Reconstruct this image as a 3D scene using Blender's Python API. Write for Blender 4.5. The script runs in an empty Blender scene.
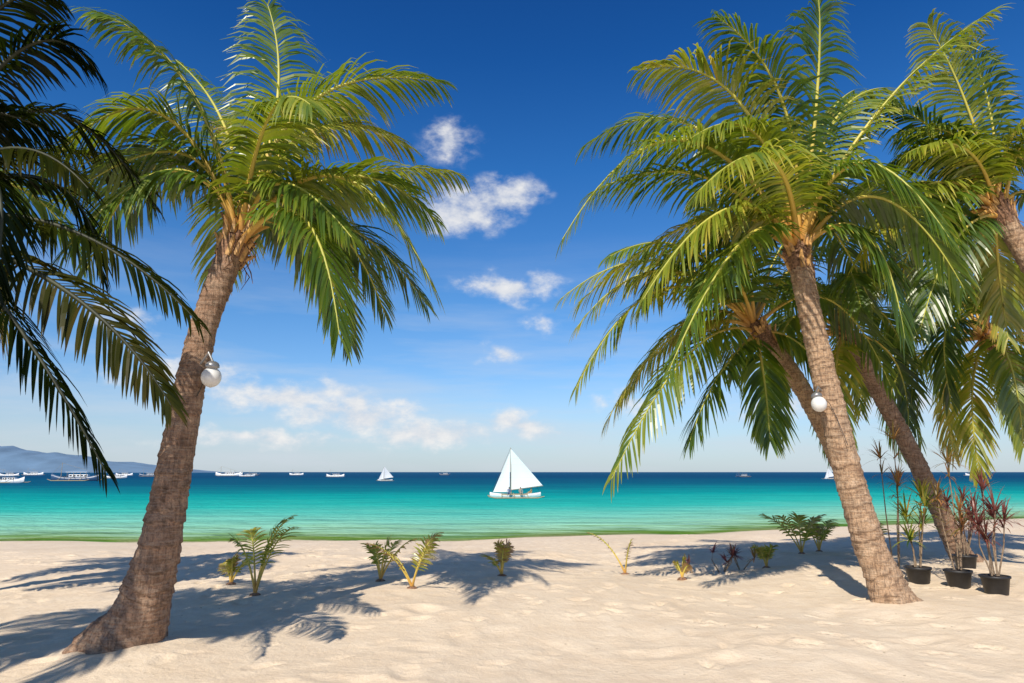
import bpy, bmesh, math, random
import numpy as np
from mathutils import Vector, Matrix, noise as mnoise
C=bpy.context; sc=C.scene
random.seed(7); RNG=np.random.default_rng(11)
sc.view_settings.view_transform='Standard'; sc.view_settings.look='None'; sc.view_settings.exposure=0

# ------------------------------------------------------------ helpers
def link(o,parent=None):
    sc.collection.objects.link(o)
    if parent: o.parent=parent
    return o
def empty(name,loc=(0,0,0)):
    e=bpy.data.objects.new(name,None); e.location=loc; e.empty_display_size=.2
    return link(e)
def mesh_obj(name,v,f,mat,parent=None,smooth=False,attrs=None):
    me=bpy.data.meshes.new(name)
    me.from_pydata([tuple(x) for x in v],[],[tuple(x) for x in f]); me.update()
    if attrs:
        for k,a in attrs.items():
            at=me.attributes.new(k,'FLOAT','POINT'); at.data.foreach_set('value',np.asarray(a,dtype=np.float32))
    if smooth: me.polygons.foreach_set('use_smooth',[True]*len(me.polygons))
    o=bpy.data.objects.new(name,me)
    if mat: me.materials.append(mat)
    return link(o,parent)
class NT:
    def __init__(s,tree): s.t=tree; s.n=tree.nodes; s.l=tree.links
    def node(s,ty,**kw):
        n=s.n.new(ty)
        for k,v in kw.items(): setattr(n,k,v)
        return n
    def put(s,inp,v):
        if isinstance(v,bpy.types.NodeSocket): s.l.new(v,inp)
        else:
            try: inp.default_value=v
            except Exception: inp.default_value=tuple(v)+(1,)
    def math(s,op,a,b=None,c=None,clamp=False):
        n=s.n.new('ShaderNodeMath'); n.operation=op; n.use_clamp=clamp
        s.put(n.inputs[0],a)
        if b is not None: s.put(n.inputs[1],b)
        if c is not None: s.put(n.inputs[2],c)
        return n.outputs[0]
    def mix(s,fac,a,b,blend='MIX'):
        n=s.n.new('ShaderNodeMix'); n.data_type='RGBA'; n.blend_type=blend
        s.put(n.inputs[0],fac); s.put(n.inputs[6],a); s.put(n.inputs[7],b)
        return n.outputs[2]
    def noise(s,vec,scale,detail=4,rough=.55,dist=0):
        n=s.n.new('ShaderNodeTexNoise'); s.put(n.inputs['Vector'],vec)
        n.inputs['Scale'].default_value=scale; n.inputs['Detail'].default_value=detail
        n.inputs['Roughness'].default_value=rough; n.inputs['Distortion'].default_value=dist
        return n.outputs['Fac']
    def ramp(s,fac,stops,interp='LINEAR'):
        n=s.n.new('ShaderNodeValToRGB'); cr=n.color_ramp; cr.interpolation=interp
        while len(cr.elements)>1: cr.elements.remove(cr.elements[-1])
        cr.elements[0].position=stops[0][0]; cr.elements[0].color=tuple(stops[0][1])+(1,)
        for p,c in stops[1:]:
            e=cr.elements.new(p); e.color=tuple(c)+(1,)
        s.put(n.inputs[0],fac); return n.outputs[0]
    def mapping(s,vec,scale=(1,1,1),rot=(0,0,0),loc=(0,0,0)):
        n=s.n.new('ShaderNodeMapping'); s.put(n.inputs[0],vec)
        n.inputs['Scale'].default_value=scale; n.inputs['Rotation'].default_value=rot; n.inputs['Location'].default_value=loc
        return n.outputs[0]
def newmat(name):
    m=bpy.data.materials.new(name); m.use_nodes=True
    t=NT(m.node_tree); b=m.node_tree.nodes['Principled BSDF']; o=m.node_tree.nodes['Material Output']
    return m,t,b,o
def simple(name,col,rough=.6,var=.15,scale=8,metal=0,bump=0):
    m,t,b,o=newmat(name)
    co=t.node('ShaderNodeTexCoord').outputs['Object']
    n=t.noise(co,scale,4)
    c2=tuple(max(0,c*(1-var*1.6)) for c in col); c1=tuple(min(1,c*(1+var)) for c in col)
    t.put(b.inputs['Base Color'],t.ramp(n,[(.3,c2),(.7,c1)]))
    b.inputs['Roughness'].default_value=rough; b.inputs['Metallic'].default_value=metal
    if bump:
        bp=t.node('ShaderNodeBump'); bp.inputs['Distance'].default_value=bump; t.put(bp.inputs['Height'],n)
        t.put(b.inputs['Normal'],bp.outputs[0])
    return m

# ------------------------------------------------------------ camera
cam=bpy.data.objects.new('camera',bpy.data.cameras.new('camera')); link(cam)
cam.data.sensor_width=36; cam.data.lens=24.0; cam.data.clip_end=40000; cam.data.clip_start=.05
cam.location=(0,0,1.7); cam.rotation_euler=(math.radians(90+10.82),0,0); sc.camera=cam

# ------------------------------------------------------------ sun + sky
EL=math.radians(43); sh=Vector((.36,.93,0)).normalized()      # direction the shadows fall
tosun=Vector((-sh.x*math.cos(EL),-sh.y*math.cos(EL),math.sin(EL)))
sd=bpy.data.lights.new('sun','SUN'); sd.energy=5.0; sd.angle=math.radians(.6); sd.color=(1,.92,.79)
so=link(bpy.data.objects.new('sun',sd)); so.rotation_euler=tosun.to_track_quat('Z','Y').to_euler(); so.location=(0,-5,20)
w=bpy.data.worlds.new('World'); sc.world=w; w.use_nodes=True
t=NT(w.node_tree); bg=w.node_tree.nodes['Background']
sky=t.node('ShaderNodeTexSky',sky_type='NISHITA'); sky.sun_disc=False
sky.sun_elevation=EL; sky.sun_rotation=math.atan2(tosun.x,tosun.y)
sky.altitude=0; sky.air_density=1.0; sky.dust_density=.4; sky.ozone_density=2.0
gen=t.node('ShaderNodeTexCoord').outputs['Generated']
sep=t.node('ShaderNodeSeparateXYZ'); t.put(sep.inputs[0],gen)
x,y,z=sep.outputs
az=t.math('MULTIPLY',t.math('ARCTAN2',x,y),57.2958)
el=t.math('MULTIPLY',t.math('ARCSINE',z),57.2958)
grade=t.ramp(t.math('DIVIDE',el,90),[(0,(.88,1.08,1.4)),(.06,(.8,1.06,1.4)),(.15,(.52,.97,1.4)),(.275,(.23,.78,1.38)),(.37,(.12,.6,1.24)),(.44,(.1,.52,1.14)),(.6,(.8,.95,1.2)),(1,(1.4,1.3,1.25))])  # sky above the view tinted paler and warmer to lighten the shadows
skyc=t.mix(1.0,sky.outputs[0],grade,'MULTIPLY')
wn=t.node('ShaderNodeTexNoise'); t.put(wn.inputs['Vector'],gen); wn.inputs['Scale'].default_value=20; wn.inputs['Detail'].default_value=2
ws=t.node('ShaderNodeSeparateXYZ'); t.put(ws.inputs[0],wn.outputs['Color'])
azw=t.math('ADD',az,t.math('MULTIPLY',t.math('SUBTRACT',ws.outputs[0],.5),4.6))
elw=t.math('ADD',el,t.math('MULTIPLY',t.math('SUBTRACT',ws.outputs[1],.5),2.8))
clouds=[(-4.2,21.5,5.8,2.2,1.0),(-.8,22.9,4.4,1.9,1.0),(-.4,15.3,5.4,1.5,1.2),(-5.8,27.0,3.0,2.2,.6),(-1.2,9.5,2.1,1.2,.85),
 (-18.3,6.0,6.6,1.7,1.1),(-13.2,4.7,7.0,1.6,1.1),(-7.0,3.1,6.6,1.5,1.05),(-30.1,10.8,2.6,1.2,.9),(.9,3.9,3.4,1.3,.95),
 (2.8,12.2,2.0,1.3,.6),(-26,7.0,6.0,1.7,1.0),(-20,2.6,9,.9,.8),(10,5.5,4,1.2,.7),(27,5,12,1.4,.8),(-42,7,9,2,.8)]
mask=None
for (a,e,cw,ch,s) in clouds:
    dx=t.math('DIVIDE',t.math('SUBTRACT',azw,a),cw); dy=t.math('DIVIDE',t.math('SUBTRACT',elw,e),ch)
    r=t.math('SQRT',t.math('ADD',t.math('MULTIPLY',dx,dx),t.math('MULTIPLY',dy,dy)))
    m=t.math('MULTIPLY',t.math('SUBTRACT',1.12,r,clamp=True),s)
    mask=m if mask is None else t.math('MAXIMUM',mask,m)
gm=t.mapping(gen,(1,1,1.7))
fb=t.noise(gm,26,6,.62)
den=t.math('ADD',mask,t.math('MULTIPLY',t.math('SUBTRACT',fb,.5),2.1))
gate=t.math('MULTIPLY',mask,3,clamp=True)
mr=t.node('ShaderNodeMapRange',interpolation_type='SMOOTHSTEP'); t.put(mr.inputs[0],den); mr.inputs[1].default_value=.0; mr.inputs[2].default_value=1.15
alpha=t.math('MULTIPLY',t.math('MULTIPLY',mr.outputs[0],gate),.92)
ci=t.noise(t.mapping(gen,(1,1,8),rot=(0,.07,0)),3.0,5,.6)
cm=t.node('ShaderNodeMapRange'); t.put(cm.inputs[0],ci); cm.inputs[1].default_value=.42; cm.inputs[2].default_value=.72
lowband=t.node('ShaderNodeMapRange'); t.put(lowband.inputs[0],el); lowband.inputs[1].default_value=20; lowband.inputs[2].default_value=3
cir=t.math('MULTIPLY',t.math('MULTIPLY',cm.outputs[0],lowband.outputs[0]),.55)
haze=t.node('ShaderNodeMapRange',interpolation_type='SMOOTHSTEP'); t.put(haze.inputs[0],el); haze.inputs[1].default_value=9; haze.inputs[2].default_value=-1; haze.inputs[4].default_value=.6
c0=t.mix(haze.outputs[0],skyc,(5.6,6.5,7.4,1))
c0=t.mix(cir,c0,(6.8,7.4,8.2,1))
ccol=t.mix(t.math('MULTIPLY',t.math('SUBTRACT',fb,.3),2.2,clamp=True),(6.8,7.2,8.0,1),(9.9,9.7,9.4,1))
c1=t.mix(alpha,c0,ccol)
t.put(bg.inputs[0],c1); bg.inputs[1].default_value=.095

# ------------------------------------------------------------ materials
def leaf_material(name,dark=1.0,gloss=.06):
    m,t,b,o=newmat(name); m.node_tree.nodes.remove(b)
    at=t.node('ShaderNodeAttribute',attribute_name='tint').outputs['Fac']
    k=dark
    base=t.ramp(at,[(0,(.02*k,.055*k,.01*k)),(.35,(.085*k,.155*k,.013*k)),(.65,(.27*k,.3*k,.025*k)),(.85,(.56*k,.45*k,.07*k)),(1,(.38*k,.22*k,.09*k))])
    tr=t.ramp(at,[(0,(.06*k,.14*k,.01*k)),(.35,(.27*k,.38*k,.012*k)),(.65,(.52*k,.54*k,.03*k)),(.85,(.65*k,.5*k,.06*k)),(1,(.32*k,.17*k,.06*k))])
    df=t.node('ShaderNodeBsdfDiffuse'); t.put(df.inputs[0],base)
    tl=t.node('ShaderNodeBsdfTranslucent'); t.put(tl.inputs[0],tr)
    gl=t.node('ShaderNodeBsdfGlossy'); gl.inputs['Roughness'].default_value=.38; gl.inputs[0].default_value=(1,1,.95,1)
    mx=t.node('ShaderNodeMixShader'); mx.inputs[0].default_value=.38
    t.l.new(df.outputs[0],mx.inputs[1]); t.l.new(tl.outputs[0],mx.inputs[2])
    m2=t.node('ShaderNodeMixShader'); m2.inputs[0].default_value=gloss
    t.l.new(mx.outputs[0],m2.inputs[1]); t.l.new(gl.outputs[0],m2.inputs[2]); t.l.new(m2.outputs[0],o.inputs[0])
    return m
M_leaf=leaf_material('palm_leaf'); M_leaf_shaded=leaf_material('palm_leaf_shaded',.13,.012)  # second leaf is the same foliage with shade painted into its colour
def stalk_material():
    m,t,b,o=newmat('palm_stalk')
    at=t.node('ShaderNodeAttribute',attribute_name='tint').outputs['Fac']
    co=t.node('ShaderNodeTexCoord').outputs['Object']
    n=t.noise(co,25,3)
    base=t.ramp(at,[(0,(.58,.27,.06)),(.2,(.72,.48,.09)),(.6,(.66,.58,.1)),(1,(.45,.45,.07))])
    t.put(b.inputs['Base Color'],t.mix(t.math('MULTIPLY',n,.25),base,(.2,.15,.05,1))); b.inputs['Roughness'].default_value=.5
    return m
M_stalk=stalk_material()
def trunk_material(name,ca,cb,cc,pale):
    m,t,b,o=newmat(name)
    co=t.node('ShaderNodeTexCoord').outputs['Object']
    n1=t.noise(co,5,6,.65); n2=t.noise(t.mapping(co,(26,26,3)),1.5,6,.6); n3=t.noise(t.mapping(co,(3,3,30)),2,5,.7)
    n4=t.noise(co,45,4,.7)
    ring=t.node('ShaderNodeAttribute',attribute_name='ring').outputs['Fac']
    c=t.ramp(n1,[(.3,ca),(.52,cb),(.72,cc)])
    c=t.mix(t.ramp(n2,[(.4,(.75,.75,.75)),(.54,(0,0,0))]),c,t.mix(.7,c,(.07,.04,.025,1)))
    c=t.mix(t.ramp(n3,[(.45,(0,0,0)),(.65,(.45,.45,.45))]),c,pale)
    c=t.mix(t.ramp(n4,[(.35,(.5,.5,.5)),(.5,(0,0,0))]),c,(.09,.05,.03,1))
    c=t.mix(t.math('MULTIPLY',ring,.8),c,(.08,.045,.028,1))
    t.put(b.inputs['Base Color'],c); b.inputs['Roughness'].default_value=.9
    bp=t.node('ShaderNodeBump'); bp.inputs['Distance'].default_value=.025; bp.inputs['Strength'].default_value=1
    t.put(bp.inputs['Height'],t.math('ADD',t.math('ADD',n2,t.math('MULTIPLY',n3,.6)),t.math('MULTIPLY',n4,.35))); t.put(b.inputs['Normal'],bp.outputs[0])
    return m
M_trA=trunk_material('palm_bark_brown',(.2,.11,.065),(.4,.235,.145),(.52,.35,.23),(.55,.43,.31,1))
M_trB=trunk_material('palm_bark_tan',(.3,.17,.095),(.54,.34,.2),(.66,.47,.31),(.68,.53,.38,1))
M_fibre=simple('palm_fibre',(.26,.14,.08),.9,.5,30,bump=.01)
M_bract=simple('palm_stem_orange',(.58,.33,.12),.6,.4,14)

def sand_material():
    m,t,b,o=newmat('sand')
    co=t.node('ShaderNodeTexCoord').outputs['Object']
    n1=t.noise(co,.35,4,.5); n2=t.noise(co,5,6,.65); n3=t.noise(co,130,3,.7); n4=t.noise(co,1.6,5,.6)
    c=t.ramp(n1,[(.3,(.78,.63,.46)),(.7,(.85,.71,.54))])
    c=t.mix(t.ramp(n4,[(.35,(.35,.35,.35)),(.6,(0,0,0))]),c,(.68,.52,.36,1))
    c=t.mix(t.ramp(n2,[(.35,(.3,.3,.3)),(.6,(0,0,0))]),c,(.62,.46,.31,1))
    c=t.mix(t.ramp(n3,[(.3,(.45,.45,.45)),(.5,(0,0,0))]),c,(.46,.34,.22,1))
    vo=t.node('ShaderNodeTexVoronoi'); t.put(vo.inputs['Vector'],co); vo.inputs['Scale'].default_value=7
    sp=t.math('MULTIPLY',t.math('LESS_THAN',vo.outputs['Distance'],.085),t.math('GREATER_THAN',n4,.54))
    c=t.mix(t.math('MULTIPLY',sp,.6),c,(.25,.17,.1,1))
    d=t.node('ShaderNodeAttribute',attribute_name='shore').outputs['Fac']
    wl=t.math('ADD',d,t.math('MULTIPLY',t.math('SUBTRACT',n4,.5),3))
    wet=t.node('ShaderNodeMapRange'); t.put(wet.inputs[0],wl); wet.inputs[1].default_value=-2.6; wet.inputs[2].default_value=-.6
    c=t.mix(t.math('MULTIPLY',wet.outputs[0],.75),c,(.46,.42,.26,1))
    g=t.node('ShaderNodeMapRange'); t.put(g.inputs[0],wl); g.inputs[1].default_value=-1.4; g.inputs[2].default_value=-.3
    c=t.mix(t.math('MULTIPLY',g.outputs[0],t.ramp(n2,[(.42,(.2,.2,.2)),(.55,(1,1,1))])),c,(.16,.2,.03,1))
    t.put(b.inputs['Base Color'],c); b.inputs['Roughness'].default_value=.95; b.inputs['Specular IOR Level'].default_value=.1
    bp=t.node('ShaderNodeBump'); bp.inputs['Distance'].default_value=.035; bp.inputs['Strength'].default_value=.75
    hh=t.math('ADD',t.math('ADD',n2,t.math('MULTIPLY',n3,.14)),t.math('MULTIPLY',t.noise(co,18,3,.6),.35))
    t.put(bp.inputs['Height'],hh); t.put(b.inputs['Normal'],bp.outputs[0])
    return m
def water_material():
    m,t,b,o=newmat('sea_water')
    geo=t.node('ShaderNodeNewGeometry').outputs['Position']
    d=t.node('ShaderNodeAttribute',attribute_name='shore').outputs['Fac']
    nn=t.noise(t.mapping(geo,(.035,.11,1)),1,5,.6); nb=t.noise(t.mapping(geo,(.006,.02,1)),1,4,.6)
    dd=t.math('MULTIPLY',d,t.math('ADD',.6,t.math('MULTIPLY',nn,.8)))
    dd=t.math('MULTIPLY',dd,t.math('ADD',.7,t.math('MULTIPLY',nb,.6)))
    lg=t.math('DIVIDE',t.math('LOGARITHM',t.math('ADD',t.math('MAXIMUM',dd,0),1),10),3.6)
    P=lambda q: math.log10(q+1)/3.6
    col=t.ramp(lg,[(0,(.3,.32,.12)),(P(1),(.24,.34,.1)),(P(2.5),(.38,.62,.34)),(P(6),(.4,.78,.54)),(P(13),(.22,.72,.55)),(P(26),(.035,.56,.46)),(P(45),(.004,.41,.38)),(P(80),(.003,.22,.27)),(P(140),(.002,.11,.2)),(P(350),(.003,.06,.155)),(P(3000),(.012,.08,.18))])
    al=t.noise(t.mapping(geo,(.22,.9,1)),1,5,.65)
    band=t.ramp(lg,[(0,(1,1,1)),(P(1.2),(1,1,1)),(P(5),(.5,.5,.5)),(P(12),(.12,.12,.12)),(P(20),(0,0,0))])
    col=t.mix(t.math('MULTIPLY',band,t.ramp(al,[(.46,(0,0,0)),(.56,(1,1,1))])),col,(.12,.25,.02,1))
    st=t.noise(t.mapping(geo,(.12,.6,1)),1,6,.7)
    col=t.mix(t.math('MULTIPLY',t.ramp(st,[(.44,(0,0,0)),(.6,(1,1,1))]),.42),col,t.mix(.5,col,(0,.1,.13,1)))
    df=t.node('ShaderNodeBsdfDiffuse'); t.put(df.inputs[0],col)
    gl=t.node('ShaderNodeBsdfGlossy'); gl.inputs['Roughness'].default_value=.12; gl.inputs[0].default_value=(.75,.9,1,1)
    bp=t.node('ShaderNodeBump'); bp.inputs['Distance'].default_value=.5; bp.inputs['Strength'].default_value=1
    wv=t.noise(t.mapping(geo,(.9,2.4,1)),1,6,.6); wv2=t.noise(t.mapping(geo,(.15,.5,1)),1,3,.5)
    t.put(bp.inputs['Height'],t.math('ADD',wv,t.math('MULTIPLY',wv2,2))); t.put(df.inputs['Normal'],bp.outputs[0]); t.put(gl.inputs['Normal'],bp.outputs[0])
    mx=t.node('ShaderNodeMixShader')
    lw=t.node('ShaderNodeLayerWeight'); lw.inputs[0].default_value=.08; t.put(lw.inputs['Normal'],bp.outputs[0])
    t.put(mx.inputs[0],t.math('MULTIPLY',lw.outputs['Facing'],.13))
    t.l.new(df.outputs[0],mx.inputs[1]); t.l.new(gl.outputs[0],mx.inputs[2]); t.l.new(mx.outputs[0],o.inputs[0])
    return m

# ------------------------------------------------------------ terrain
WL=-1.0
def shoreY(X):
    X=np.asarray(X,dtype=float)
    s=28.2+np.interp(X,[-4000,-60,-15,-3,9,30,60,4000],[0,-3,0,0.3,3.8,13.5,20,26])
    return s+0.35*np.sin(X*.55)+.2*np.sin(X*1.3+1)
def grow(a,b,step,far,k=1.12):
    c=list(np.arange(a,b,step)); s=step
    while c[-1]<far: s*=k; c.append(c[-1]+s)
    return c
def axis(lo,hi,step,farlo,farhi,k=1.12):
    up=grow(lo,hi,step,farhi,k); dn=[]; s=step; v=lo
    while v>farlo: s*=k; v-=s; dn.append(v)
    return np.array(dn[::-1]+up)
ax=axis(-8.5,9.5,.05,-9000,9000); ay=axis(4.6,16,.04,-3000,44,1.04)
Xg,Yg=np.meshgrid(ax,ay)
ds=Yg-shoreY(Xg)
base=np.where(ds<0,-1.0*np.clip((ds+14)/14,0,1)**1.15,-1.0-.07*ds)
zn=np.zeros_like(Xg)
rr=RNG.random((64,3))
for k in range(28):
    fr=rr[k,0]*2.2+.25; th=rr[k,1]*6.28
    zn+=np.sin((Xg*math.cos(th)+Yg*math.sin(th))*fr+rr[k,2]*6.28)*(.014/(fr**.8))
fade=np.clip(-ds/6,0,1)*np.clip((60-abs(Xg))/40,0,1)
zn*=fade
fp=np.zeros_like(Xg)
def dimple(cx,cy,a,b,th,dep,sharp=1.0):
    R=max(a,b)*2.6
    i0,i1=np.searchsorted(ax,[cx-R,cx+R]); j0,j1=np.searchsorted(ay,[cy-R,cy+R])
    if i1<=i0 or j1<=j0: return
    X=Xg[j0:j1,i0:i1]-cx; Y=Yg[j0:j1,i0:i1]-cy
    u=(X*math.cos(th)+Y*math.sin(th))/a; v=(-X*math.sin(th)+Y*math.cos(th))/b
    r2=u*u+v*v
    fp[j0:j1,i0:i1]+=dep*(-np.exp(-(r2**sharp)*1.3)+.4*np.exp(-((np.sqrt(r2)-1.6)**2)*4))
for k in range(110):   # walking trails
    cx,cy=random.uniform(-9,10),random.uniform(4.5,26); th=random.uniform(0,6.28) if random.random()<.5 else random.choice([0,math.pi])+random.gauss(0,.25)
    age=random.uniform(.4,1)
    for s in range(random.randint(6,22)):
        sd_=1 if s%2 else -1
        ox,oy=cx+sd_*.12*-math.sin(th),cy+sd_*.12*math.cos(th); dp=random.uniform(.018,.045)*age; tt=th+random.gauss(0,.15)
        dimple(ox+.05*math.cos(tt),oy+.05*math.sin(tt),.1,.065,tt,dp,1.3); dimple(ox-.07*math.cos(tt),oy-.07*math.sin(tt),.065,.055,tt,dp,1.3)
        cx+=.6*math.cos(th); cy+=.6*math.sin(th); th+=random.gauss(0,.08)
for k in range(700):
    dimple(random.uniform(-10,11),random.uniform(4.6,26),random.uniform(.1,.4),random.uniform(.08,.2),random.uniform(0,6.28),random.uniform(.008,.028))
Zg=base+zn+np.clip(fp,-.07,.055)
def ground(x,y):
    i=int(np.clip(np.searchsorted(ax,x),1,len(ax)-1)); j=int(np.clip(np.searchsorted(ay,y),1,len(ay)-1))
    return float(base[j,i]+zn[j,i])
for (mx_,my_,r_,h_) in [(-3.67,7.0,.8,.07),(4.95,9.4,.6,.06),(6.26,12,.6,.05),(8.71,13.7,.6,.05)]:
    Zg+=h_*np.exp(-((Xg-mx_)**2+(Yg-my_)**2)/(r_*r_))
def grid(name,X,Y,Z,mat,attr):
    ny,nx=X.shape
    v=np.stack([X.ravel(),Y.ravel(),Z.ravel()],1)
    idx=np.arange(nx*ny).reshape(ny,nx)
    f=np.stack([idx[:-1,:-1].ravel(),idx[:-1,1:].ravel(),idx[1:,1:].ravel(),idx[1:,:-1].ravel()],1)
    return mesh_obj(name,v.tolist(),f.tolist(),mat,smooth=True,attrs={'shore':attr.ravel()})
grid('sand_beach_ground',Xg,Yg,Zg,sand_material(),ds)
wd=np.array([-3,-1,-.3,0,.3,.7,1.2,2,3,4.5,6.5,9,12,16,21,27,34,43,55,70,90,115,150,200,270,370,520,750,1100,1700,2600,4200,7000,12000,20000],dtype=float)
wx=axis(-60,60,1.5,-26000,26000,1.3)
WX,WD=np.meshgrid(wx,wd); WY=WD+shoreY(WX)
grid('sea_water',WX,WY,np.full_like(WX,WL)+.03*np.sin(WX*.6)*np.exp(-WD/4)*(WD>=0),water_material(),WD)

def hills():
    v=[];f=[];N=120;M=12
    for i in range(N+1):
        X=-3300+i*(3300-1450)/N
        h=np.interp(X,[-3300,-2600,-2300,-2150,-1980,-1800,-1650,-1500,-1450],[150,125,100,92,66,50,28,14,0])
        h*=1+.22*mnoise.noise(Vector((X*.004,3,0)))+.1*mnoise.noise(Vector((X*.02,1,0)))
        for j in range(M+1):
            s=j/M; prof=math.sin(math.pi*s)**.8
            v.append((X,2900+s*700+30*mnoise.noise(Vector((X*.01,s*4,2))),-2+h*prof*(1+.12*mnoise.noise(Vector((X*.012,s*6,9))))))
    for i in range(N):
        for j in range(M):
            a=i*(M+1)+j; f.append((a,a+M+1,a+M+2,a+1))
    mesh_obj('distant_hills',v,f,simple('hazy_hill',(.13,.22,.33),1,.12,.01),smooth=True)  # aerial haze painted in as a bluish base colour
hills()

# ------------------------------------------------------------ palms
class Acc:
    def __init__(s): s.v=[];s.f=[];s.a=[];s.n=0
    def add(s,v,f,a):
        s.v.append(np.asarray(v,dtype=float)); s.f.append(np.asarray(f)+s.n); s.a.append(np.asarray(a,dtype=float)); s.n+=len(v)
    def obj(s,name,mat,parent,attr='tint',smooth=False):
        if not s.v: return
        return mesh_obj(name,np.concatenate(s.v).tolist(),np.concatenate(s.f).tolist(),mat,parent,smooth,{attr:np.concatenate(s.a)})
def nrm(a): return a/np.maximum(np.linalg.norm(a,axis=-1,keepdims=True),1e-9)
def bez(p0,c,p2,t):
    t=t[:,None]; return (1-t)**2*p0+2*t*(1-t)*c+t*t*p2
def tube(acc,P,R,A,sides=6):
    P=np.asarray(P,dtype=float); T=nrm(np.gradient(P,axis=0)); ref=np.array([0.,0,1]) if abs(T[0,2])<.9 else np.array([1.,0,0])
    S=nrm(np.cross(T,ref)); N=np.cross(S,T); th=np.arange(sides)/sides*2*math.pi
    V=(P[:,None,:]+np.asarray(R)[:,None,None]*(np.cos(th)[None,:,None]*S[:,None,:]+np.sin(th)[None,:,None]*N[:,None,:])).reshape(-1,3)
    n=len(P); F=[]
    for i in range(n-1):
        for k in range(sides):
            a=i*sides+k; b_=i*sides+(k+1)%sides; F.append((a,b_,b_+sides,a+sides))
    acc.add(V,F,np.repeat(A,sides))
def frond(LA,SA,p0,pm,p2,tint=.35,L=.75,n=58,wid=.036,droop=.6,roll=None,petiole=.12,rad=.026,rng=RNG):
    p0,pm,p2=map(lambda q:np.array(q,dtype=float),(p0,pm,p2))
    c=2*pm-(p0+p2)/2
    ts=np.linspace(0,1,22); P=bez(p0,c,p2,ts)
    tube(SA,P,rad*(1-ts)**.8+.005+.02*rad/.026*np.exp(-ts*14),np.clip(ts*1.3,0,1),6)
    H=p2-p0; H[2]=0
    if np.linalg.norm(H)<.25: H=np.array([rng.normal(),rng.normal(),0])
    H=nrm(H); S0=np.cross(H,[0,0,1.])
    roll=rng.normal(0,.3) if roll is None else roll
    t=np.repeat(np.linspace(petiole,.995,n),2)+rng.normal(0,.003,n*2); t=np.clip(t,0,1)
    side=np.tile([1.,-1.],n)
    B=bez(p0,c,p2,t); T=nrm(2*(1-t)[:,None]*(c-p0)+2*t[:,None]*(p2-c))
    S=nrm(S0-T*(T@S0)[:,None]); N=np.cross(S,T)*1.0
    cr,sr=math.cos(roll),math.sin(roll); S,N=S*cr+N*sr,N*cr-S*sr
    u=(t-petiole)/(1-petiole)
    ph=rng.uniform(0,6.28); clump=.09*np.sin(u*23+ph)+.06*np.sin(u*41+ph*2)
    ll=L*(.5+.5*np.sin(np.clip(u*1.5+.1,0,1)*math.pi/2))*(1-.6*np.clip((u-.5)/.5,0,1)**1.4)*rng.uniform(.86,1.08,len(t))
    a=np.radians(66-38*u+rng.normal(0,3.5,len(t)))+clump*side*.8
    be=np.radians(rng.normal(6,6,len(t)))+clump
    d0=np.cos(a)[:,None]*T+np.sin(a)[:,None]*(np.cos(be)[:,None]*S*side[:,None]+np.sin(be)[:,None]*N)
    g=droop*rng.uniform(.7,1.25,len(t)); wind=np.array([.10,.05,0])
    K=5; fr=[.55,1.,.95,.68,.06]; pts=[B]; dirs=[d0]
    for k in range(1,K):
        dk=nrm(d0+(np.array([0,0,-1.])+wind)[None,:]*(g*(k/(K-1))**1.4*2.1)[:,None])
        pts.append(pts[-1]+dk*(ll/(K-1))[:,None]); dirs.append(dk)
    Nr=nrm(N+rng.normal(0,.16,N.shape))
    V=np.zeros((len(t),K,2,3))
    ww=wid*rng.uniform(.8,1.15,len(t))*(1-.3*u)
    for k in range(K):
        Wv=nrm(np.cross(dirs[k],Nr))*(ww*fr[k]/2)[:,None]
        V[:,k,0]=pts[k]-Wv; V[:,k,1]=pts[k]+Wv
    m=len(V)
    tn=np.clip(tint+rng.normal(0,.07,m)+clump*.6,0,1)
    A=np.repeat(tn[:,None],K*2,axis=1)
    dry=rng.random(m)<.08
    A[:,0:2]+=.12; A[:,6:8]+=.05; A[:,8:]+=.2
    A[dry,8:]=.98; A=np.clip(A,0,1)
    b=(np.arange(m)*K*2)[:,None]
    F=np.concatenate([b+np.array([[2*k,2*k+1,2*k+3,2*k+2]]) for k in range(K-1)])
    LA.add(V.reshape(-1,3),F,A.ravel())
def catmull(P,step):
    P=[np.array(p,dtype=float) for p in P]; P=[2*P[0]-P[1]]+P+[2*P[-1]-P[-2]]; out=[]
    for i in range(1,len(P)-2):
        n=max(2,int(np.linalg.norm(P[i+1][:3]-P[i][:3])/step))
        for k in range(n):
            t=k/n; a,b,c,d=P[i-1],P[i],P[i+1],P[i+2]
            out.append(.5*((2*b)+(c-a)*t+(2*a-5*b+4*c-d)*t*t+(3*b-a-3*c+d)*t**3))
    out.append(P[-2]); return np.array(out)
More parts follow.
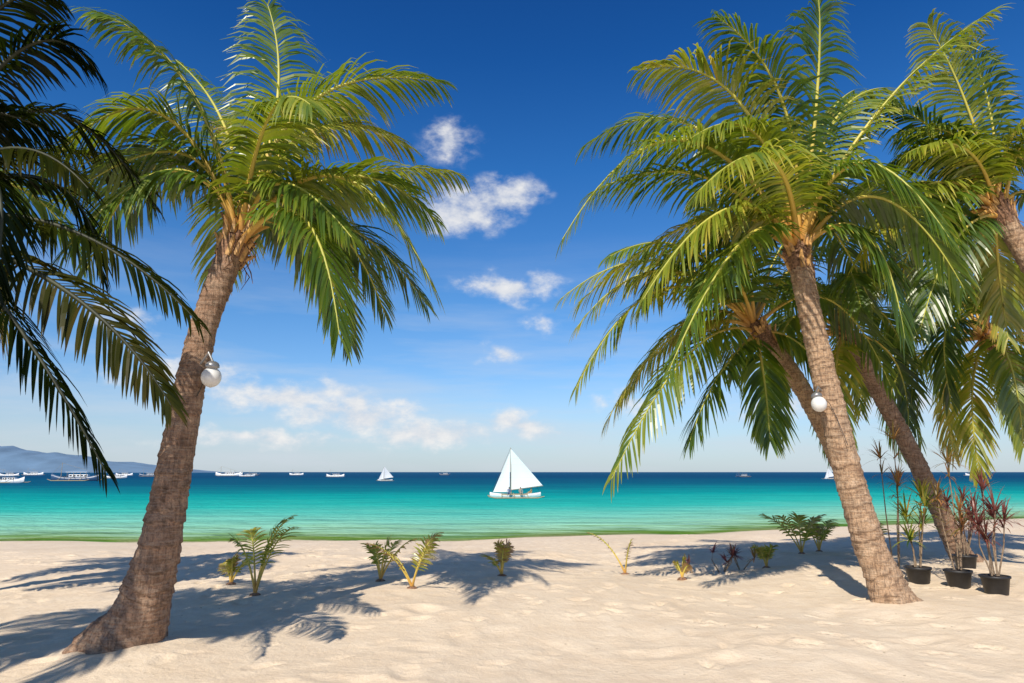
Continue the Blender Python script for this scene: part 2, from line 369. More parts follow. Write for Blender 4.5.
def trunk(parent,pts,mat,seed):
    """pts: (x,y,z,r)"""
    Q=catmull(pts,.018); P=Q[:,:3]; R=Q[:,3]; sides=32
    T=nrm(np.gradient(P,axis=0)); S=nrm(np.cross(T,[0,1.,0])); N=np.cross(S,T)
    th=np.arange(sides)/sides*2*math.pi
    s=np.concatenate([[0],np.cumsum(np.linalg.norm(np.diff(P,axis=0),axis=1))])
    rng=np.random.default_rng(seed)
    V=np.zeros((len(P),sides,3)); A=np.zeros((len(P),sides))
    pos=0; marks=[0]
    while pos<s[-1]+.3: pos+=rng.uniform(.045,.14); marks.append(pos)
    marks=np.array(marks); amp=rng.uniform(.4,1.5,len(marks))
    for k in range(sides):
        wob=np.array([mnoise.noise(Vector((math.cos(th[k])*1.8,math.sin(th[k])*1.8,z*2.5+seed*3))) for z in s])
        ss=s+.03*math.sin(th[k]+seed)+.05*wob+.08
        j=np.clip(np.searchsorted(marks,ss)-1,0,len(marks)-2); ph=(ss-marks[j])/(marks[j+1]-marks[j])
        low=np.exp(-s/.22)
        rad=R*(1+.08*amp[j]*(1-ph)*(1-.7*low))
        nz=np.array([mnoise.noise(Vector((math.cos(th[k])*2.2,math.sin(th[k])*2.2,z*3+seed))) for z in s])
        nz2=np.array([mnoise.noise(Vector((math.cos(th[k])*7,math.sin(th[k])*7,z*14+seed))) for z in s])
        rad*=1+.08*nz+.06*nz2+low*(.1*math.sin(5*th[k]+seed)+.06*math.sin(9*th[k]+1))
        A[:,k]=np.clip((.28-ph)/.28,0,1)*(.8+1.2*nz2)*(1-low)*np.clip(amp[j],0,1.1)
        V[:,k]=P+rad[:,None]*(math.cos(th[k])*S+math.sin(th[k])*N)
    n=len(P); F=[]
    for i in range(n-1):
        for k in range(sides):
            a=i*sides+k;b_=i*sides+(k+1)%sides; F.append((a,b_,b_+sides,a+sides))
    mesh_obj('trunk',V.reshape(-1,3).tolist(),F,mat,parent,True,{'ring':np.clip(A,0,1).ravel()})
def crown_base(parent,c,axis_,r,seed):
    rng=np.random.default_rng(seed); c=np.array(c); ax_=nrm(np.array(axis_,dtype=float))
    FA=Acc(); BA=Acc()
    P=[c-ax_*.3+ax_*.55*k/8 for k in range(9)]; tube(FA,P,[r*x for x in (1,1.05,1.1,1.12,1.1,1.0,.85,.6,.2)],np.zeros(9),14)
    s=nrm(np.cross(ax_,[0,1.,.01])); n_=np.cross(s,ax_)
    for k in range(26):
        a=rng.uniform(0,6.28); o=math.cos(a)*s+math.sin(a)*n_; h0=rng.uniform(-.32,.1)
        p0=c+ax_*h0+o*r*.92; L=rng.uniform(.12,.28); out=rng.uniform(.15,.6)
        p1=p0+ax_*L*.7+o*L*out*.4; p2=p1+ax_*L*.35+o*L*out*.7
        tgt=BA if rng.random()<.6 else FA
        tube(tgt,[p0,p1,p2],[.04,.032,.012],[0,0,0],5)
    for k in range(16):
        a=rng.uniform(0,6.28); o=math.cos(a)*s+math.sin(a)*n_; p0=c+o*r*1.1+ax_*rng.uniform(-.25,.1)
        L=rng.uniform(.1,.32); tube(FA,[p0,p0+o*.05+np.array([rng.normal(0,.03),0,-L*.5]),p0+o*.06+np.array([rng.normal(0,.05),rng.normal(0,.05),-L])],[.007,.008,.003],[0,0,0],3)
    FA.obj('fibre_sheath',M_fibre,parent); BA.obj('old_leaf_bases',M_bract,parent)
def auto_fronds(c,n,L,seed,el_hi=75,el_lo=-25,az0=0,open_az=None):
    rng=np.random.default_rng(seed); out=[]
    c=np.array(c)
    for i in range(n):
        az_=math.radians(az0+i*137.5+rng.normal(0,9)); f_=i/(n-1)
        e=math.radians(el_hi+(el_lo-el_hi)*f_**.85+rng.normal(0,5)); l=L*rng.uniform(.85,1.1)*(.8 if f_<.1 else 1)
        d=np.array([math.cos(az_)*math.cos(e),math.sin(az_)*math.cos(e),math.sin(e)])
        e2=e-math.radians(rng.uniform(55,85)); e2=max(e2,math.radians(-84))
        d2=np.array([math.cos(az_)*math.cos(e2),math.sin(az_)*math.cos(e2),math.sin(e2)])
        tn=.4+.22*(f_>.8)*rng.random()+rng.normal(0,.14)
        if open_az is not None and e<math.radians(38) and math.cos(az_-math.radians(open_az))>.45: continue   # side where the old leaves have been cut
        out.append((c+d*.12,c+d*l*.52,c+d*l*.5+d2*l*.5,tn))
    return out
def palm(c,tr,fr,seed,mat_t,mat_l=None,L=.75,n=58,wid=.036,auto=0,autoL=2.8,lo=-25,rad=.026,tint=None,open_az=None):
    e=empty('palm_tree',(0,0,0))
    trunk(e,tr,mat_t,seed)
    c=np.array(c,dtype=float); top=np.array(tr[-1][:3]); ax_=nrm(c-np.array(tr[-2][:3]))
    crown_base(e,top+ax_*.12,ax_,tr[-1][3],seed)
    LA=Acc();SA=Acc(); rng=np.random.default_rng(seed)
    for q in fr:
        pm,p2=q[0],q[1]; kw=dict(q[2]) if len(q)>2 else {}
        st=c-ax_*rng.uniform(0,.22)
        dd=nrm(np.array(pm)-st); st=st+dd*tr[-1][3]*.6
        kw.setdefault('tint',.4+rng.normal(0,.14))
        frond(LA,SA,st,pm,p2,L=kw.pop('L',L),n=kw.pop('n',n),wid=wid,rad=rad,rng=rng,**kw)
    if auto:
        for p0,pm,p2,tn in auto_fronds(c,auto,autoL,seed+5,el_lo=lo,open_az=open_az):
            frond(LA,SA,p0,pm,p2,tint=tn if tint is None else tint,L=L,n=n,wid=wid,rad=rad,rng=rng)
    sp=c+ax_*.1; tube(SA,[sp,sp+ax_*.5,sp+ax_*1.1+np.array([.04,0,0])],[.03,.02,.004],[.7,.8,.8],5)
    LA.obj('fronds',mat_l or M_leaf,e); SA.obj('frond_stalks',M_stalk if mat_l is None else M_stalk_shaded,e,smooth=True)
    return e
M_stalk_shaded=simple('shaded_stalk',(.03,.035,.012),.6,.3,10)  # near-black stalk copy, shade on the left palm put into the colour
# leaning palm on the left
palm((-3.06,7.40,4.43),
 [(-3.80,7.0,-.12,.45),(-3.72,7.0,.08,.37),(-3.60,6.98,.35,.26),(-3.45,6.95,1.04,.18),(-3.40,7.05,2.02,.155),(-3.33,7.2,3.2,.135),(-3.16,7.38,4.15,.14)],
 [((-1.9,7.2,4.95),(-.8,6.9,3.55),dict(tint=.48)),((-2.02,8,5.35),(-.72,8.6,5.65),dict(tint=.56,droop=.8)),((-2.4,7.6,6.15),(-.9,7.8,6.5),dict(tint=.42)),
  ((-3.01,8.3,6.3),(-2.3,9.2,6.9),dict(tint=.66)),((-3.6,7.0,5.9),(-4.5,6.6,6.6),dict(tint=.3)),((-3.8,8.3,6.2),(-4.9,9,7.6),dict(tint=.3)),
  ((-4.04,7,5.67),(-4.8,6.4,4.5),dict(tint=.4)),((-4.31,7.8,5.39),(-5.3,8.2,4.2)),((-2.18,6.7,4.3),(-1.6,6.2,2.95),dict(tint=.3)),
  ((-2.3,8.2,4.77),(-1.72,9,3.8),dict(tint=.2)),((-3.5,8.6,6.1),(-4.4,9.8,6.9)),((-2.6,6.7,5.4),(-1.9,5.9,5.1),dict(tint=.46)),((-2.9,8.9,5.5),(-2.8,10.1,5.0)),
  ((-3.6,8.4,5.2),(-4.3,9.4,4.0)),((-2.6,8.5,4.6),(-2.2,9.2,3.4),dict(tint=.12)),((-2.5,7.9,5.9),(-1.4,8.5,6.0),dict(tint=.66)),((-3.7,6.9,4.9),(-4.4,6.4,3.8),dict(tint=.25)),
  ((-1.95,7.7,5.2),(-.9,7.6,4.6),dict(tint=.38)),((-3.8,7.3,5.3),(-4.9,7.1,4.7)),((-2.5,7.0,4.8),(-1.6,6.5,4.0),dict(tint=.38)),((-3.0,8.0,6.4),(-3.3,8.2,7.9),dict(tint=.35)),((-2.2,8.6,4.9),(-1.2,9.2,4.0),dict(tint=.2))],
 3,M_trA,L=.84,n=74,wid=.041)
# shaded palm just outside the left edge
palm((-5.12,5.5,3.95),
 [(-5.9,5.4,-.1,.3),(-5.75,5.4,.4,.2),(-5.5,5.45,2,.16),(-5.2,5.5,3.7,.14)],
 [((-3.82,5.5,3.74),(-2.65,5.6,2.95)),((-3.54,5.2,3.12),(-2.6,5.2,2.2)),((-3.9,5.0,3.0),(-2.93,5,1.71)),((-4.47,5.6,5.47),(-3.85,5.8,5.34)),
  ((-4.66,6.2,5.21),(-3.6,6.6,4.3)),((-4.78,5.5,5.6),(-4.1,5.5,5.9)),((-4.9,6.8,5.09),(-4.3,7.6,5.0)),((-4.3,5.4,4.4),(-3.5,5.3,4.0))],
 9,M_trA,M_leaf_shaded,L=.56,n=66,wid=.034,auto=8,autoL=2.1,tint=.2)
# main right palm
palm((4.15,9.5,5.02),
 [(5.02,9.38,-.1,.32),(4.97,9.39,.03,.28),(4.9,9.4,.28,.22),(4.73,9.4,.81,.19),(4.55,9.42,1.73,.175),(4.39,9.45,2.82,.16),(4.26,9.48,3.82,.15),(4.17,9.5,4.69,.155)],
 [((3.3,9.2,7.1),(1.8,8.8,7.3)),((2.39,9,6.34),(.65,8.4,4.65),dict(tint=.42)),((2.91,9.8,5.45),(1.0,10,4.2),dict(tint=.62)),((3.9,9,6.9),(2.9,8.6,8.0),dict(tint=.28)),
  ((5.45,9.3,6.97),(7.1,9,8.4),dict(tint=.5,L=.78)),((5.1,10.5,7.2),(6.2,11.3,8.5),dict(tint=.25)),((5.4,10,5.95),(7.3,10.5,5.8)),((4.9,9,4.95),(5.1,8.7,3.4),dict(tint=.22)),
  ((3.69,10.5,6.93),(2.2,11.5,7.6)),((3.1,8.7,4.75),(1.9,8.2,2.9),dict(tint=.3)),((2.85,10,7.1),(1.2,10.5,7.0)),((3.3,8.1,5.6),(2.1,7.2,4.8),dict(tint=.55)),
  ((4.7,8.6,5.8),(5.3,7.9,4.5),dict(tint=.3)),((4.3,10.9,6.2),(4.5,12.4,5.5),dict(tint=.25)),((5.2,10.6,5.6),(6.3,11.6,4.5)),((3.3,10.7,5.6),(2.3,11.8,4.7),dict(tint=.2)),((5.3,9.3,5.6),(6.3,9.2,4.2)),
  ((3.5,9.0,6.4),(2.4,8.5,6.1)),((4.9,9.7,6.9),(5.9,9.9,7.7)),((2.7,9.4,6.0),(1.1,9.2,5.6),dict(tint=.3)),((3.0,9.0,5.3),(1.7,8.6,3.9),dict(tint=.55)),((4.5,9.2,7.2),(4.5,8.9,8.6),dict(tint=.28))],
 21,M_trB,L=.94,n=76,wid=.047,rad=.034)
palm((4.14,11.5,4.24),
 [(6.32,12,-.1,.24),(6.2,12,.15,.19),(5.83,11.9,1.23,.16),(5.44,11.8,2.24,.15),(4.96,11.7,3.17,.14),(4.34,11.5,3.96,.15)],
 [((2.51,11.2,4.73),(1.02,11,3.0),dict(tint=.55)),((2.9,11,3.6),(1.52,10.6,1.6),dict(tint=.45)),((3.3,10.8,3.2),(2.69,10.4,2.17)),((4.09,11,3.2),(3.93,10.5,2.18)),
  ((2.72,12,5.5),(.91,12.5,4.9),dict(tint=.6)),((3.0,11,5.37),(1.57,10.5,5.1)),((3.84,11,5.37),(3.22,11,6.3)),((5.27,12,5.51),(6.24,12,5.9)),((5.75,12,4.76),(6.69,12,3.2)),
  ((4.86,11,3.6),(5.15,10.5,2.3)),((3.19,12,4.4),(2.06,13,3.05)),((5.1,12.6,5.8),(5.9,13.4,6.6)),((4.3,12.8,4.8),(4.5,13.8,3.6)),((3.4,10.4,4.9),(2.7,9.6,4.2)),((2.8,11.6,4.0),(1.6,11.8,2.5),dict(tint=.7)),
  ((2.6,11.3,5.1),(1.1,11.2,4.1),dict(tint=.64))],
 33,M_trB,L=.9,n=62,wid=.052)
palm((6.47,13,4.41),
 [(8.8,13.7,-.1,.26),(8.66,13.7,.12,.2),(8.14,13.6,1.36,.165),(7.7,13.5,2.32,.155),(7.11,13.3,3.37,.15),(6.55,13,4.21,.15)],
 [],41,M_trA,L=.85,n=54,wid=.055,auto=22,autoL=3.0,lo=-45,open_az=-45)
palm((7.86,10.5,5.97),
 [(9.6,10.3,-.1,.26),(9.4,10.3,1.2,.18),(8.85,10.45,3.6,.155),(8.3,10.5,5.0,.15),(7.95,10.5,5.8,.15)],
 [((7.1,10.5,7.2),(6.15,10.5,7.8)),((6.49,10,6.1),(5.04,9.5,4.72),dict(tint=.6)),((6.81,10,5.2),(5.8,9.5,3.68)),((8.0,10.5,7.7),(7.7,10.5,9.0)),((7.4,10.2,7.6),(6.8,10,8.9)),((7.0,9.8,6.6),(5.8,9.3,6.3),dict(tint=.55)),((7.2,10.2,7.0),(6.0,9.9,6.9)),((8.5,10.3,7.3),(9.4,10.2,7.9))],
 55,M_trB,L=.85,n=60,wid=.048,auto=18,autoL=2.6,lo=-40,open_az=-60)
palm((9.89,14,4.51),
 [(12.2,13.8,-.1,.26),(11.7,13.9,1.5,.17),(10.9,14,3.2,.15),(10.0,14,4.4,.15)],
 [],63,M_trB,L=.85,n=54,wid=.056,auto=22,autoL=3.3,lo=-55)
# palms outside the frame whose shade falls into it
palm((-8.2,8.4,5.2),[(-8.9,8.2,-.1,.3),(-8.7,8.25,1.5,.18),(-8.3,8.4,5.0,.14)],[],71,M_trA,L=.8,n=40,wid=.06,auto=20,autoL=2.6,lo=-40)
palm((-6.2,3.2,5.0),[(-7.2,3.0,-.1,.3),(-6.9,3.0,1.5,.18),(-6.3,3.2,4.8,.14)],[],77,M_trA,L=.8,n=36,wid=.06,auto=18,autoL=2.3,lo=-30)

# ------------------------------------------------------------ globe lamps on trunks
M_white=simple('white_plastic',(.75,.75,.73),.35,.06); M_metal=simple('grey_metal',(.35,.35,.36),.4,.2,metal=.6); M_black=simple('black_plastic',(.02,.02,.022),.5,.3,10)
def bm_obj(name,fn,mat,parent=None,bevel=0,smooth=False):
    bm=bmesh.new(); fn(bm); me=bpy.data.meshes.new(name); bm.to_mesh(me); bm.free(); me.materials.append(mat)
    if smooth: me.polygons.foreach_set('use_smooth',[True]*len(me.polygons))
    o=bpy.data.objects.new(name,me); link(o,parent)
    if bevel:
        b=o.modifiers.new('bevel','BEVEL'); b.width=bevel; b.segments=2
    return o
def lathe(name,prof,mat,parent,S=24):
    v=[(r*math.cos(k/S*6.2832),r*math.sin(k/S*6.2832),z_) for r,z_ in prof for k in range(S)]
    f=[(i*S+k,i*S+(k+1)%S,(i+1)*S+(k+1)%S,(i+1)*S+k) for i in range(len(prof)-1) for k in range(S)]
    return mesh_obj(name,v,f,mat,parent,True)
def globe_lamp(loc,anchor,tilt):
    e=empty('globe_lamp',loc); e.rotation_euler=(tilt,tilt*.6,0)
    lathe('globe',[(.001,-.11)]+[(.1*math.cos(a),.105*math.sin(a)) for a in np.linspace(-1.4,1.15,12)]+[(.045,.1),(.045,.11)],M_white,e)
    lathe('cap',[(.046,.09),(.07,.1),(.07,.125),(.055,.15),(.03,.165),(.001,.168)],M_metal,e)
    a=np.array(anchor)-np.array(loc); A=Acc(); tube(A,[(0,0,.16),tuple(a*.35+np.array([0,0,.22])),tuple(a)],[.012]*3,[0]*3,6); A.obj('bracket',M_metal,e)
    B_=Acc(); tube(B_,[(0,.0,.16),tuple(a*.5+np.array([.04,-.05,-.05])),tuple(a*.8+np.array([.02,-.08,-.3])),tuple(a+np.array([0,-.12,-.7]))],[.005]*4,[0]*4,4); B_.obj('cable',M_black,e)
globe_lamp((-3.10,6.98,2.66),(-3.3,7.1,2.75),.15)
globe_lamp((4.14,9.2,2.6),(4.4,9.42,2.72),-.2)

# ------------------------------------------------------------ seedlings and potted plants
def seedling(x,y,h,tint,seed,n=6,spread=1.0,name='coconut_seedling',leaf=.3,wid=.03,nl=13,lean=0):
    e=empty(name,(0,0,0)); rng=np.random.default_rng(seed); LA=Acc();SA=Acc(); g=ground(x,y)
    c=np.array([x,y,g+.02])
    for i in range(n):
        a=i*2.4+rng.uniform(0,.6); e0=rng.uniform(52,86); l=h*rng.uniform(.75,1.1)
        o=np.array([math.cos(a)*math.cos(math.radians(e0))*spread+lean,math.sin(a)*math.cos(math.radians(e0))*spread,math.sin(math.radians(e0))])
        pm=c+o*l*.58; p2=pm+np.array([o[0]*1.6,o[1]*1.6,.55])*l*.42
        tt=tint+rng.normal(0,.1)+(.25 if rng.random()<.2 else 0)
        frond(LA,SA,c,pm,p2,tint=tt,L=leaf,n=nl,wid=wid,droop=.3,petiole=.3,rad=.01,rng=rng)
    LA.obj('leaves',M_leaf,e); SA.obj('stalks',M_stalk,e)
    bm_obj('husk',lambda bm:bmesh.ops.create_icosphere(bm,subdivisions=2,radius=.07,matrix=Matrix.Translation((x,y,g-.01))@Matrix.Diagonal((1.2,1,.7,1))),M_fibre,e,smooth=True)
seedling(-3.56,9.95,1.2,.5,1,6,leaf=.28,wid=.026,lean=.12,nl=17)
seedling(-4.2,10.7,.45,.9,2,4,leaf=.16,name='dry_seedling')
seedling(-2.02,10.98,.8,.68,3,5,leaf=.2,wid=.034)
seedling(-1.41,10.11,.85,.82,4,5,leaf=.22,wid=.032)
seedling(-.16,11.27,.58,.78,5,5,leaf=.18,wid=.032)
seedling(1.96,12.36,.85,.92,6,3,leaf=.1,wid=.018,name='dry_stalk_plant',lean=-.25)
seedling(2.78,11.68,.38,.8,7,4,leaf=.12)
seedling(4.75,13.3,.45,.78,8,6,leaf=.18,name='yellow_shrub')
seedling(6.2,15.2,1.0,.66,9,6,leaf=.3,wid=.045)
seedling(6.75,15.6,.85,.66,10,5,leaf=.3,wid=.045)
seedling(8.2,16.2,.9,.6,12,5,leaf=.3,wid=.045)
def red_mat(name,c,k):
    m,t,b,o=newmat(name); at=t.node('ShaderNodeAttribute',attribute_name='tint').outputs['Fac']
    t.put(b.inputs['Base Color'],t.ramp(at,[(0,c),(1,k)])); b.inputs['Roughness'].default_value=.4
    tl=t.node('ShaderNodeBsdfTranslucent'); t.put(tl.inputs[0],t.ramp(at,[(0,c),(1,k)])); mx=t.node('ShaderNodeMixShader'); mx.inputs[0].default_value=.3
    t.l.new(b.outputs[0],mx.inputs[1]); t.l.new(tl.outputs[0],mx.inputs[2]); t.l.new(mx.outputs[0],o.inputs[0]); return m
M_red=red_mat('dracaena_leaf',(.1,.03,.03),(.36,.12,.09)); M_redgreen=red_mat('cordyline_leaf',(.18,.16,.03),(.5,.22,.08)); M_stem=simple('woody_stem',(.28,.2,.13),.9,.3,30)
M_soil=simple('potting_soil',(.05,.035,.025),1,.3,30,bump=.01)
def rosette(LA,c,n,l,w,rng,dr=.8):
    for i in range(n):
        a=rng.uniform(0,6.28); e0=rng.uniform(-.2,1.4) ; d=np.array([math.cos(a)*math.cos(e0),math.sin(a)*math.cos(e0),math.sin(e0)])
        ll=l*rng.uniform(.7,1.1); s=nrm(np.cross(d,[0,0,1.])+1e-6); V=[];p=np.array(c)
        for k in range(5):
            ww=w*[.6,1,.9,.6,.05][k]/2; V+= [p-s*ww,p+s*ww]; dk=nrm(d+np.array([0,0,-dr*(k/4)**1.5])); p=p+dk*ll/4
        F=[(2*k,2*k+1,2*k+3,2*k+2) for k in range(4)]; LA.add(V,F,[rng.random()]*10)
def potted(x,y,h,seed,mat,stems=4,n=26,l=.34,w=.028,pot=True,name='potted_dracaena',spread=.25,r=.18,dr=.8):
    rng=np.random.default_rng(seed); g=ground(x,y); e=empty(name,(0,0,0)); LA=Acc();SA=Acc()
    if pot:
        prof=[(.0,.0),(.72,.0),(.78,.1),(.97,1.28),(1.06,1.3),(1.07,1.45),(.98,1.46),(.95,1.33),(.93,1.3)]
        v=[];f=[];S=28
        for (pr,pz) in prof:
            for k in range(S): v.append((x+r*pr*math.cos(k/S*6.2832),y+r*pr*math.sin(k/S*6.2832),g-.02+pz*r))
        for i in range(len(prof)-1):
            for k in range(S): a=i*S+k;b_=i*S+(k+1)%S; f.append((a,b_,b_+S,a+S))
        mesh_obj('pot',v,f,M_black,e,True)
        v=[(x,y,g+r*1.26)]+[(x+r*.94*math.cos(k/S*6.2832),y+r*.94*math.sin(k/S*6.2832),g+r*1.22+rng.normal(0,.006)) for k in range(S)]
        mesh_obj('soil',v,[(0,1+k,1+(k+1)%S) for k in range(S)],M_soil,e,True)
    for i in range(stems):
        a=rng.uniform(0,6.28); hh=h*rng.uniform(.45,1) if i else h; o=spread*rng.uniform(.3,1)
        b0=np.array([x+.05*math.cos(a),y+.05*math.sin(a),g+(.24 if pot else 0)]); tp=np.array([x+o*math.cos(a),y+o*math.sin(a),g+hh])
        md=(b0+tp)/2+np.array([rng.normal(0,.03),rng.normal(0,.03),.05])
        tube(SA,[b0,md,tp],[.012,.009,.007],[0,0,0],6)
        rosette(LA,tp,n,l,w,rng,dr=dr)
        if h>.7: rosette(LA,md*.3+tp*.7,n//3,l*.8,w,rng,dr=1.2)
    LA.obj('leaves',mat,e); SA.obj('stems',M_stem,e)
potted(6.72,9.95,1.4,1,M_red,7,32,.38,.02)
potted(6.57,10.52,1.8,2,M_redgreen,4,26,.36,.022)
potted(6.25,10.98,1.3,3,M_leaf,5,22,.45,.028,name='potted_palm')
potted(6.4,11.9,2.2,4,M_redgreen,4,24,.4,.022,pot=False,name='cordyline_plant')
potted(7.9,12.4,1.2,5,M_red,7,28,.34,.022)
potted(3.85,13.1,.35,6,M_red,5,14,.25,.03,pot=False,name='red_leaf_plant',spread=.3)
potted(4.3,13.4,.32,7,M_redgreen,4,14,.24,.03,pot=False,name='red_leaf_plant',spread=.3)
potted(3.3,12.9,.2,8,M_red,3,10,.18,.025,pot=False,name='red_leaf_plant',spread=.2)

# ------------------------------------------------------------ boats
M_hullw=simple('white_hull_paint',(.76,.77,.78),.35,.08,3); M_hullb=simple('blue_hull_paint',(.04,.09,.18),.35,.15,3); M_bamboo=simple('bamboo',(.42,.32,.17),.6,.2,10)
M_wood=simple('dark_wood',(.1,.06,.035),.6,.3,6)
def sail_mat():
    m,t,b,o=newmat('sail_cloth'); co=t.node('ShaderNodeTexCoord').outputs['Object']
    s=t.node('ShaderNodeSeparateXYZ'); t.put(s.inputs[0],co)
    seam=t.math('LESS_THAN',t.math('FRACT',t.math('MULTIPLY',s.outputs[2],1.5)),.05)
    c=t.mix(t.math('MULTIPLY',seam,.3),(.86,.87,.88,1),(.6,.62,.65,1)); t.put(b.inputs['Base Color'],c); b.inputs['Roughness'].default_value=.8
    tl=t.node('ShaderNodeBsdfTranslucent'); tl.inputs[0].default_value=(.8,.8,.8,1); mx=t.node('ShaderNodeMixShader'); mx.inputs[0].default_value=.12
    t.l.new(b.outputs[0],mx.inputs[1]); t.l.new(tl.outputs[0],mx.inputs[2]); t.l.new(mx.outputs[0],o.inputs[0]); return m
M_sail=sail_mat()
def hull_mesh(L,W,H,rise):
    v=[];f=[];N=24
    sec=[(-1,1),(-.9,.45),(-.5,.05),(0,-.08),(.5,.05),(.9,.45),(1,1)]
    for i in range(N+1):
        s=i/N*2-1; wd_=W/2*max(.02,(1-abs(s)**2.4))**.8; sheer=rise*abs(s)**3; keel=H*.55*abs(s)**4
        for (a,b_) in sec:
            z=-H*.35+keel+(H-keel)*b_+sheer*max(b_,0); v.append((s*L/2,a*wd_,z))
    k=len(sec)
    for i in range(N):
        for j in range(k-1): a=i*k+j; f.append((a,a+k,a+k+1,a+1))
        a=i*k; f.append((a,a+k-1,a+2*k-1,a+k))
    return v,f
def sheet(a,b,c,belly,n=10):
    a,b,c=map(np.array,(a,b,c)); v=[];f=[]
    nn=nrm(np.cross(b-a,c-a)); idx={}
    for i in range(n+1):
        for j in range(n+1-i):
            u,w_=i/n,j/n; p=a+(b-a)*u+(c-a)*w_; k=(1-u-w_)*u*w_*9+ .6*u*w_; idx[i,j]=len(v); v.append(tuple(p+nn*belly*k))
    for i in range(n):
        for j in range(n-i):
            f.append((idx[i,j],idx[i+1,j],idx[i,j+1]))
            if j<n-i-1: f.append((idx[i+1,j],idx[i+1,j+1],idx[i,j+1]))
    return v,f
def person(parent,x,y,z,face,shirt):
    J=[(0,0,0,.13),(0,0,.22,.12),(0,0,.42,.14),(0,0,.52,.055),(0,0,.62,.085),(0,0,.72,.085),(0,0,.78,.04),
       (0,.2,.44,.05),(.16,.26,.2,.04),(.36,.2,.12,.03),(0,-.2,.44,.05),(.16,-.26,.2,.04),(.36,-.2,.12,.03),
       (.02,.1,0,.09),(.42,.13,.08,.075),(.46,.13,-.32,.045),(.58,.13,-.36,.035),(.02,-.1,0,.09),(.42,-.13,.08,.075),(.46,-.13,-.32,.045),(.58,-.13,-.36,.035)]
    E=[(0,1),(1,2),(2,3),(3,4),(4,5),(5,6),(2,7),(7,8),(8,9),(2,10),(10,11),(11,12),(0,13),(13,14),(14,15),(15,16),(0,17),(17,18),(18,19),(19,20)]
    me=bpy.data.meshes.new('person'); me.from_pydata([j[:3] for j in J],E,[]); o=bpy.data.objects.new('person',me); link(o,parent)
    o.location=(x,y,z); o.rotation_euler=(0,0,face); o.scale=(.8,.8,.8)
    o.modifiers.new('skin','SKIN')
    for i,j in enumerate(J): me.skin_vertices[0].data[i].radius=(j[3],j[3])
    me.skin_vertices[0].data[0].use_root=True
    o.modifiers.new('sub','SUBSURF').levels=1
    m,t,b,_=newmat('person_clothes'); s=t.node('ShaderNodeSeparateXYZ'); t.put(s.inputs[0],t.node('ShaderNodeTexCoord').outputs['Object'])
    c=t.mix(t.math('GREATER_THAN',s.outputs[2],.5),shirt+(1,),(.28,.15,.09,1)); c=t.mix(t.math('GREATER_THAN',s.outputs[2],.69),c,(.015,.012,.01,1))
    t.put(b.inputs['Base Color'],c); me.materials.append(m)
def sailboat(loc,rot,k,people=True,name='outrigger_sailboat'):
    e=empty(name,loc); e.rotation_euler=(0,0,rot); e.scale=(k,k,k)
    v,f=hull_mesh(5.4,.6,.46,.2); mesh_obj('hull',v,f,M_hullw,e,True)
    A=Acc()
    for sgn in (-1,1):
        tube(A,[(-2.9,sgn*1.9,.1),(-2.2,sgn*1.9,-.05),(2.2,sgn*1.9,-.05),(2.9,sgn*1.9,.1)],[.04,.06,.06,.03],[0]*4,8)
    for xx in (-1.5,-.2,1.2):
        tube(A,[(xx,-1.95,0),(xx,-1.2,.3),(xx,0,.38),(xx,1.2,.3),(xx,1.95,0)],[.035]*5,[0]*5,6)
    A.obj('outriggers',M_bamboo,e)
    Nn=Acc()
    for yy in np.linspace(-1.4,1.4,8):
        if abs(yy)>.35: tube(Nn,[(-1.5,yy,.33-.05*abs(yy)),(1.2,yy,.33-.05*abs(yy))],[.025]*2,[0]*2,5)
    Nn.obj('bamboo_deck',M_bamboo,e)
    Mm=Acc(); tube(Mm,[(-.45,0,.2),(-.45,0,3),(-.5,0,5.15)],[.05,.04,.025],[0]*3,8); tube(Mm,[(-.45,0,.72),(2.9,-.5,1.15)],[.035,.03],[0]*2,6); Mm.obj('mast_and_boom',M_bamboo,e)
    v,f=sheet((-.44,-.03,.75),(2.85,-.5,1.2),(-.5,-.03,5.05),-.35); mesh_obj('main_sail',v,f,M_sail,e,True)
    v,f=sheet((-2.35,0,.5),(-.62,-.25,.5),(-.58,0,4.6),-.2); mesh_obj('jib_sail',v,f,M_sail,e,True)
    R=Acc(); tube(R,[(-.5,0,5.1),(-2.5,0,.4)],[.012]*2,[0]*2,4); tube(R,[(-.5,0,5.1),(2.7,0,.4)],[.012]*2,[0]*2,4); R.obj('rigging',M_wood,e)
    if people:
        for (px,py,fc,cl) in [(.5,-.75,-1.4,(.35,.3,.25)),(1.7,0,3.1,(.5,.3,.12)),(-.7,-.8,-1.7,(.1,.14,.25))]:
            person(e,px,py,.42,fc,cl)
sailboat((.35,74,WL+.12),0.06,1.0)
sailboat((-38.8,213,WL+.1),.4,.85,False); sailboat((124,272,WL+.1),.3,.85,False)
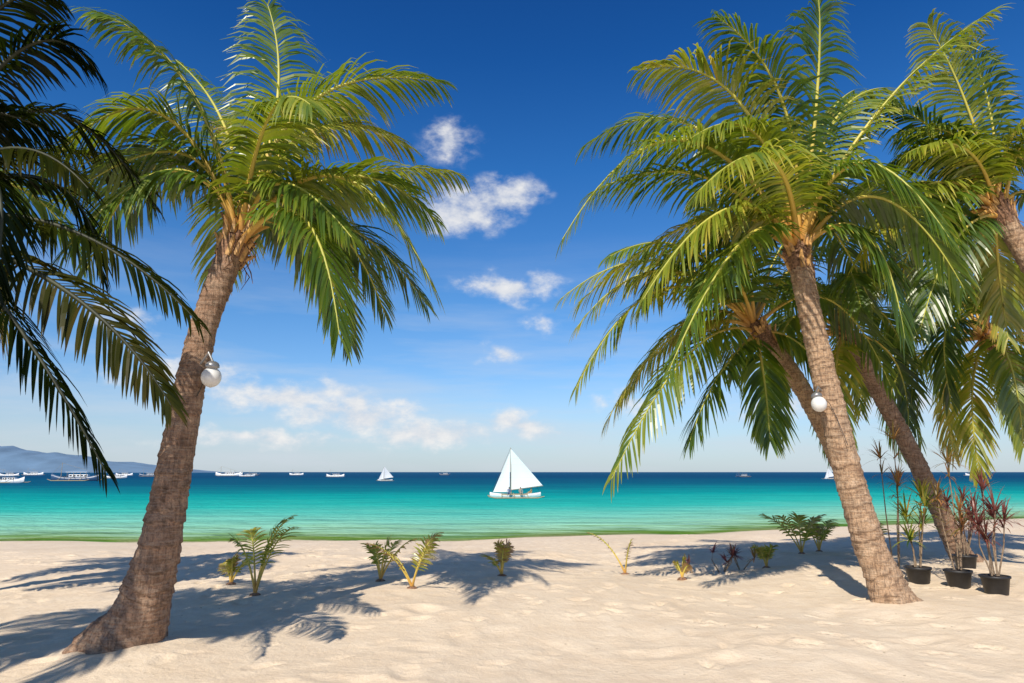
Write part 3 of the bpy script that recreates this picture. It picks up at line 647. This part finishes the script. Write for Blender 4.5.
def bangka(loc,rot,L,blue=False):
    """motor outrigger boat at anchor"""
    e=empty('outrigger_boat',loc); e.rotation_euler=(0,0,rot); k=L/12; e.scale=(k,k,k)
    v,f=hull_mesh(12,1.7,1.2,1.1); mesh_obj('hull',v,f,M_hullb if blue else M_hullw,e,True)
    bm_obj('cabin',lambda bm:bmesh.ops.create_cube(bm,size=1,matrix=Matrix.Translation((.8,0,1.2))@Matrix.Diagonal((4.6,1.3,.7,1))),M_hullw,e,.06)
    bm_obj('cabin_windows',lambda bm:[bmesh.ops.create_cube(bm,size=1,matrix=Matrix.Translation((-1+.9*i,0,1.25))@Matrix.Diagonal((.55,1.34,.32,1))) for i in range(5)],M_black,e)
    bm_obj('canopy',lambda bm:bmesh.ops.create_cube(bm,size=1,matrix=Matrix.Translation((.4,0,2.15))@Matrix.Diagonal((5.2,1.9,.08,1))),M_hullw,e,.03)
    A=Acc()
    for xx in (-1.8,-.3,1.4,2.8):
        for s in (-.8,.8): tube(A,[(xx,s,.7),(xx,s,2.12)],[.04]*2,[0]*2,5)
    for sgn in (-1,1): tube(A,[(-5,sgn*4,.4),(-4,sgn*4,.02),(4,sgn*4,.02),(5,sgn*4,.3)],[.07,.1,.1,.06],[0]*4,6)
    for xx in (-2.6,0,2.6): tube(A,[(xx,-4.05,.05),(xx,-2,.9),(xx,0,1.0),(xx,2,.9),(xx,4.05,.05)],[.07]*5,[0]*5,5)
    tube(A,[(-3.6,0,.6),(-3.6,0,4.6)],[.07,.04],[0]*2,6); tube(A,[(-3.6,0,4.5),(-5.9,0,1.5)],[.02]*2,[0]*2,4); tube(A,[(-3.6,0,4.5),(4,0,2.2)],[.02]*2,[0]*2,4)
    A.obj('outriggers_and_masts',M_bamboo,e)
for (px,py,L,r,bl) in [(-133.5,213,14,.15,True),(-126,174,9,-.1,False),(-197,483,17,.1,False),(-224,430,12,.2,True),(-97,382,10,-.1,False),(-186,600,12,0,False),(-208,560,10,.2,True),
   (127,382,8,.1,True),(332,500,12,0,False),(-413,600,16,.1,False),(-340,470,12,.2,False),(-290,520,12,.1,False),(-160,420,9,.3,False),(-60,620,10,0,True),(-255,640,14,0,False),(-171,300,9,.3,False)]:
    bangka((px,py,WL+.15),r,L,bl)
